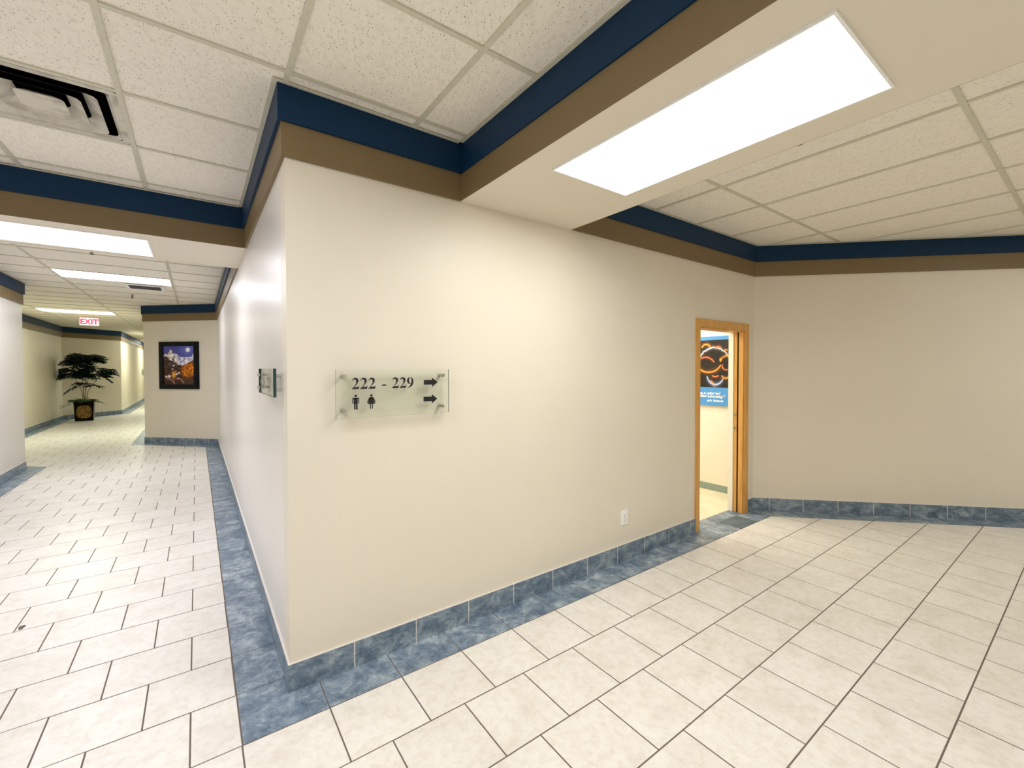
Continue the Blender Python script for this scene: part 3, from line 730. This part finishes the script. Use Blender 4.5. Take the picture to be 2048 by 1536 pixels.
WPR = flat('white_print', (0.9, 0.92, 0.95, 1), 0.5)
text_mesh("Creative without strategy is called 'art'.", 0.042, WPR, o, Matrix.Translation((-0.235, -0.0315, 0.135)) @ RX, shear=0.3, bold=0.0012)
text_mesh("Creative with strategy is called 'advertising'.\"", 0.042, WPR, o, Matrix.Translation((-0.185, -0.0315, 0.098)) @ RX, shear=0.3, bold=0.0012)
text_mesh("-Jef I. Richards", 0.036, WPR, o, Matrix.Translation((-0.205, -0.0315, 0.048)) @ RX, shear=0.3, bold=0.0012)

# ------------------------------------------------------------------ exit sign
o = empty('exit_sign', (-2.45, 12.6, ZC), label='glowing red EXIT sign hanging below the corridor ceiling', cat='sign')
part('housing', WHITE, [((-0.175, -0.03, -0.205), (0.175, 0.03, -0.012))], o)
part('mount', WHITE, [((-0.06, -0.025, -0.012), (0.06, 0.025, 0.0))], o)
part('face', XGLOW, [((-0.162, -0.033, -0.195), (0.162, -0.0305, -0.022))], o)
text_mesh('EXIT', 0.172, RED, o, Matrix.Translation((0, -0.0345, -0.172)) @ RX @ Matrix.Diagonal((0.92, 1, 1, 1)), align='CENTER', bold=0.006)

# ------------------------------------------------------------------ potted tree
PX, PY = -3.02, 15.62
o = empty('potted_tree', (PX, PY, 0), rz=radians(4), label='artificial tree with dark layered leaves in a square planter', cat='potted tree')
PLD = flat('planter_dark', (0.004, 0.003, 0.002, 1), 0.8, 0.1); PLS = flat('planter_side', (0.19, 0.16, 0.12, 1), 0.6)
m = MB(); a0, a1, hh = 0.19, 0.215, 0.56
lo = [(-a0, -a0, 0), (a0, -a0, 0), (a0, a0, 0), (-a0, a0, 0)]; hi = [(-a1, -a1, hh), (a1, -a1, hh), (a1, a1, hh), (-a1, a1, hh)]
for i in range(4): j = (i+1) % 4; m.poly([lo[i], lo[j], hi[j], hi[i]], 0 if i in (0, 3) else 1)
m.poly(lo[::-1], 0); hi2 = [(x*0.9, y*0.9, z) for x, y, z in hi]
for i in range(4): j = (i+1) % 4; m.poly([hi[i], hi[j], hi2[j], hi2[i]], 0); m.poly([hi2[i], hi2[j], (hi2[j][0], hi2[j][1], hh-0.08), (hi2[i][0], hi2[i][1], hh-0.08)], 0)
pot = m.build('planter', [PLD, PLS], o)
gm = M('woven_gold', 0.6, 0.3); vo = gm.node('ShaderNodeTexVoronoi', i={'Scale': 48.0}); gm.link(gm.pos(), vo.inputs['Vector'])
gm.color(gm.ramp(vo.outputs['Distance'], [(0.2, (0.42, 0.26, 0.03, 1)), (0.62, (0.05, 0.02, 0.004, 1))]))
m = MB(); K = 28; ring1, ring0 = [], []
for i in range(K):
    t = 2*pi*i/K; ex_ = lambda v_: math.copysign(abs(v_)**0.75, v_)
    x, z = 0.165*ex_(cos(t)), 0.265+0.19*ex_(sin(t)); yy = -(a0+(a1-a0)*z/hh)
    ring0.append((x, yy-0.001, z)); ring1.append((x*0.93, yy-0.014, 0.265+(z-0.265)*0.93))
for i in range(K): j = (i+1) % K; m.poly([ring0[i], ring0[j], ring1[j], ring1[i]])
m.poly(ring1); m.build('woven_panel', gm.m, pot, label='round gold woven panel')
m = MB(); m.box((-a1*0.88, -a1*0.88, hh-0.10), (a1*0.88, a1*0.88, hh-0.05)); m.build('moss', flat('moss', (0.02, 0.045, 0.012, 1), 0.9), o)
BARK = flat('pale_bark', (0.30, 0.22, 0.13, 1), 0.8)
rnd = random.Random(3)
branch_tips = []
m = MB()
for k, (bx, by, tx, ty, tz) in enumerate(((-0.02, 0, -0.18, 0.02, 1.25), (0.02, 0.01, 0.05, 0.05, 1.65), (0.03, -0.01, 0.30, -0.02, 1.25), (-0.01, 0.02, -0.10, 0.1, 1.75), (0.0, -0.02, 0.16, -0.12, 1.5))):
    p = Vector((bx, by, 0.45)); q = Vector((tx, ty, tz)); mid = (p*0.55+q*0.45) + Vector((-tx*0.25, -ty*0.25, 0.05))
    m.tube(p, mid, 0.013, 0.010, 8); m.tube(mid, q, 0.010, 0.005, 8)
m.build('trunk', BARK, o)
LEAF = M('dark_leaf', 0.45, 0.4); n_ = LEAF.noise(LEAF.pos(), 9, 3)
LEAF.color(LEAF.ramp(n_, [(0.3, (0.004, 0.012, 0.008, 1)), (0.6, (0.010, 0.032, 0.020, 1)), (0.75, (0.03, 0.075, 0.02, 1))])); LEAF = LEAF.m
LEAF2 = flat('green_leaf', (0.03, 0.10, 0.015, 1), 0.5, 0.4, 0, 0.5, 12)
def leaf(mm, p, d, L_, w_):
    if p.x < -0.53: return
    if p.x+d.normalized().x*L_ < -0.55: d = Vector((0.2, d.y, d.z-0.2))
    d = d.normalized(); side = d.cross(Vector((0, 0, 1)))
    if side.length < 0.1: side = Vector((1, 0, 0))
    side = (side.normalized() + Vector((rnd.uniform(-.4, .4), rnd.uniform(-.4, .4), rnd.uniform(-.5, .5)))).normalized()
    a = p; b = p+d*L_*0.45+side*w_; c = p+d*L_; e = p+d*L_*0.45-side*w_; k = p+d*L_*0.5+Vector((0, 0, -0.008))
    mm.poly([a, b, k]); mm.poly([b, c, k]); mm.poly([c, e, k]); mm.poly([e, a, k])
def spray(mm, c, L_, dirn, n, ll=0.098):
    d = dirn.normalized(); s_ = d.cross(Vector((0, 0, 1))).normalized()
    for i in range(n):
        t = i/n; q = c + d*L_*t + Vector((0, 0, -0.22*L_*t*t)); sd = (1 if i % 2 else -1)
        leaf(mm, q, (d*0.6+s_*sd*0.8+Vector((0, 0, rnd.uniform(-.5, .15)))), ll*rnd.uniform(.8, 1.2), ll*0.30)
m = MB()
def clump(cx, cy, cz, rx, ry, rz_, count, n=11, L_=0.22):
    for _ in range(count):
        t = rnd.uniform(0, 2*pi); r = sqrt(rnd.random())*0.75; z = rnd.uniform(-1, 1)
        c = Vector((cx+rx*r*cos(t), cy+ry*r*sin(t), cz+rz_*z*(1-0.6*r)))
        spray(m, c, L_*rnd.uniform(.7, 1.2), Vector((cos(t)+rnd.uniform(-.4, .4), sin(t)+rnd.uniform(-.4, .4), rnd.uniform(-0.25, 0.2))), n)
clump(0.02, 0, 1.84, 0.36, 0.34, 0.19, 120)
clump(-0.10, 0, 1.66, 0.24, 0.26, 0.12, 45)
clump(-0.24, 0.0, 1.40, 0.30, 0.26, 0.17, 85)
clump(0.24, -0.02, 1.43, 0.40, 0.30, 0.19, 100)
clump(0.0, 0, 1.36, 0.2, 0.2, 0.06, 14)
clump(-0.02, -0.05, 1.12, 0.13, 0.15, 0.05, 8)
clump(0.22, -0.05, 1.02, 0.10, 0.12, 0.06, 6, 9, 0.16)
for (x, z, dx, dz, L_) in ((-0.30, 1.38, -1, -0.25, 0.36), (-0.34, 1.50, -1, 0.12, 0.30), (0.45, 1.44, 1, -0.2, 0.34), (0.40, 1.30, 0.8, -0.5, 0.26), (-0.15, 1.02, -0.9, -0.5, 0.32), (0.30, 1.88, 1, -0.05, 0.24), (-0.33, 1.72, -1, -.3, 0.2)):
    for _ in range(3): spray(m, Vector((x, rnd.uniform(-.06, .06), z+rnd.uniform(-.03, .03))), L_, Vector((dx, rnd.uniform(-.3, .3), dz)), 14, 0.08)
m.build('foliage', LEAF, o, kind='stuff')
m = MB()
for k in range(60):
    t = rnd.uniform(0, 2*pi); spray(m, Vector((0.15*cos(t), 0.15*sin(t), hh+rnd.uniform(-0.02, 0.06))), rnd.uniform(.10, .22), Vector((cos(t), sin(t), rnd.uniform(0.0, .5))), 9, 0.06)
for (dx, z) in ((-1, 0.60), (-1, 0.55), (1, 0.62)):
    spray(m, Vector((0.15*dx, -0.12, z)), 0.36, Vector((dx, -0.15, -0.25)), 16, 0.06)
m.build('undergrowth', LEAF2, o, kind='stuff')
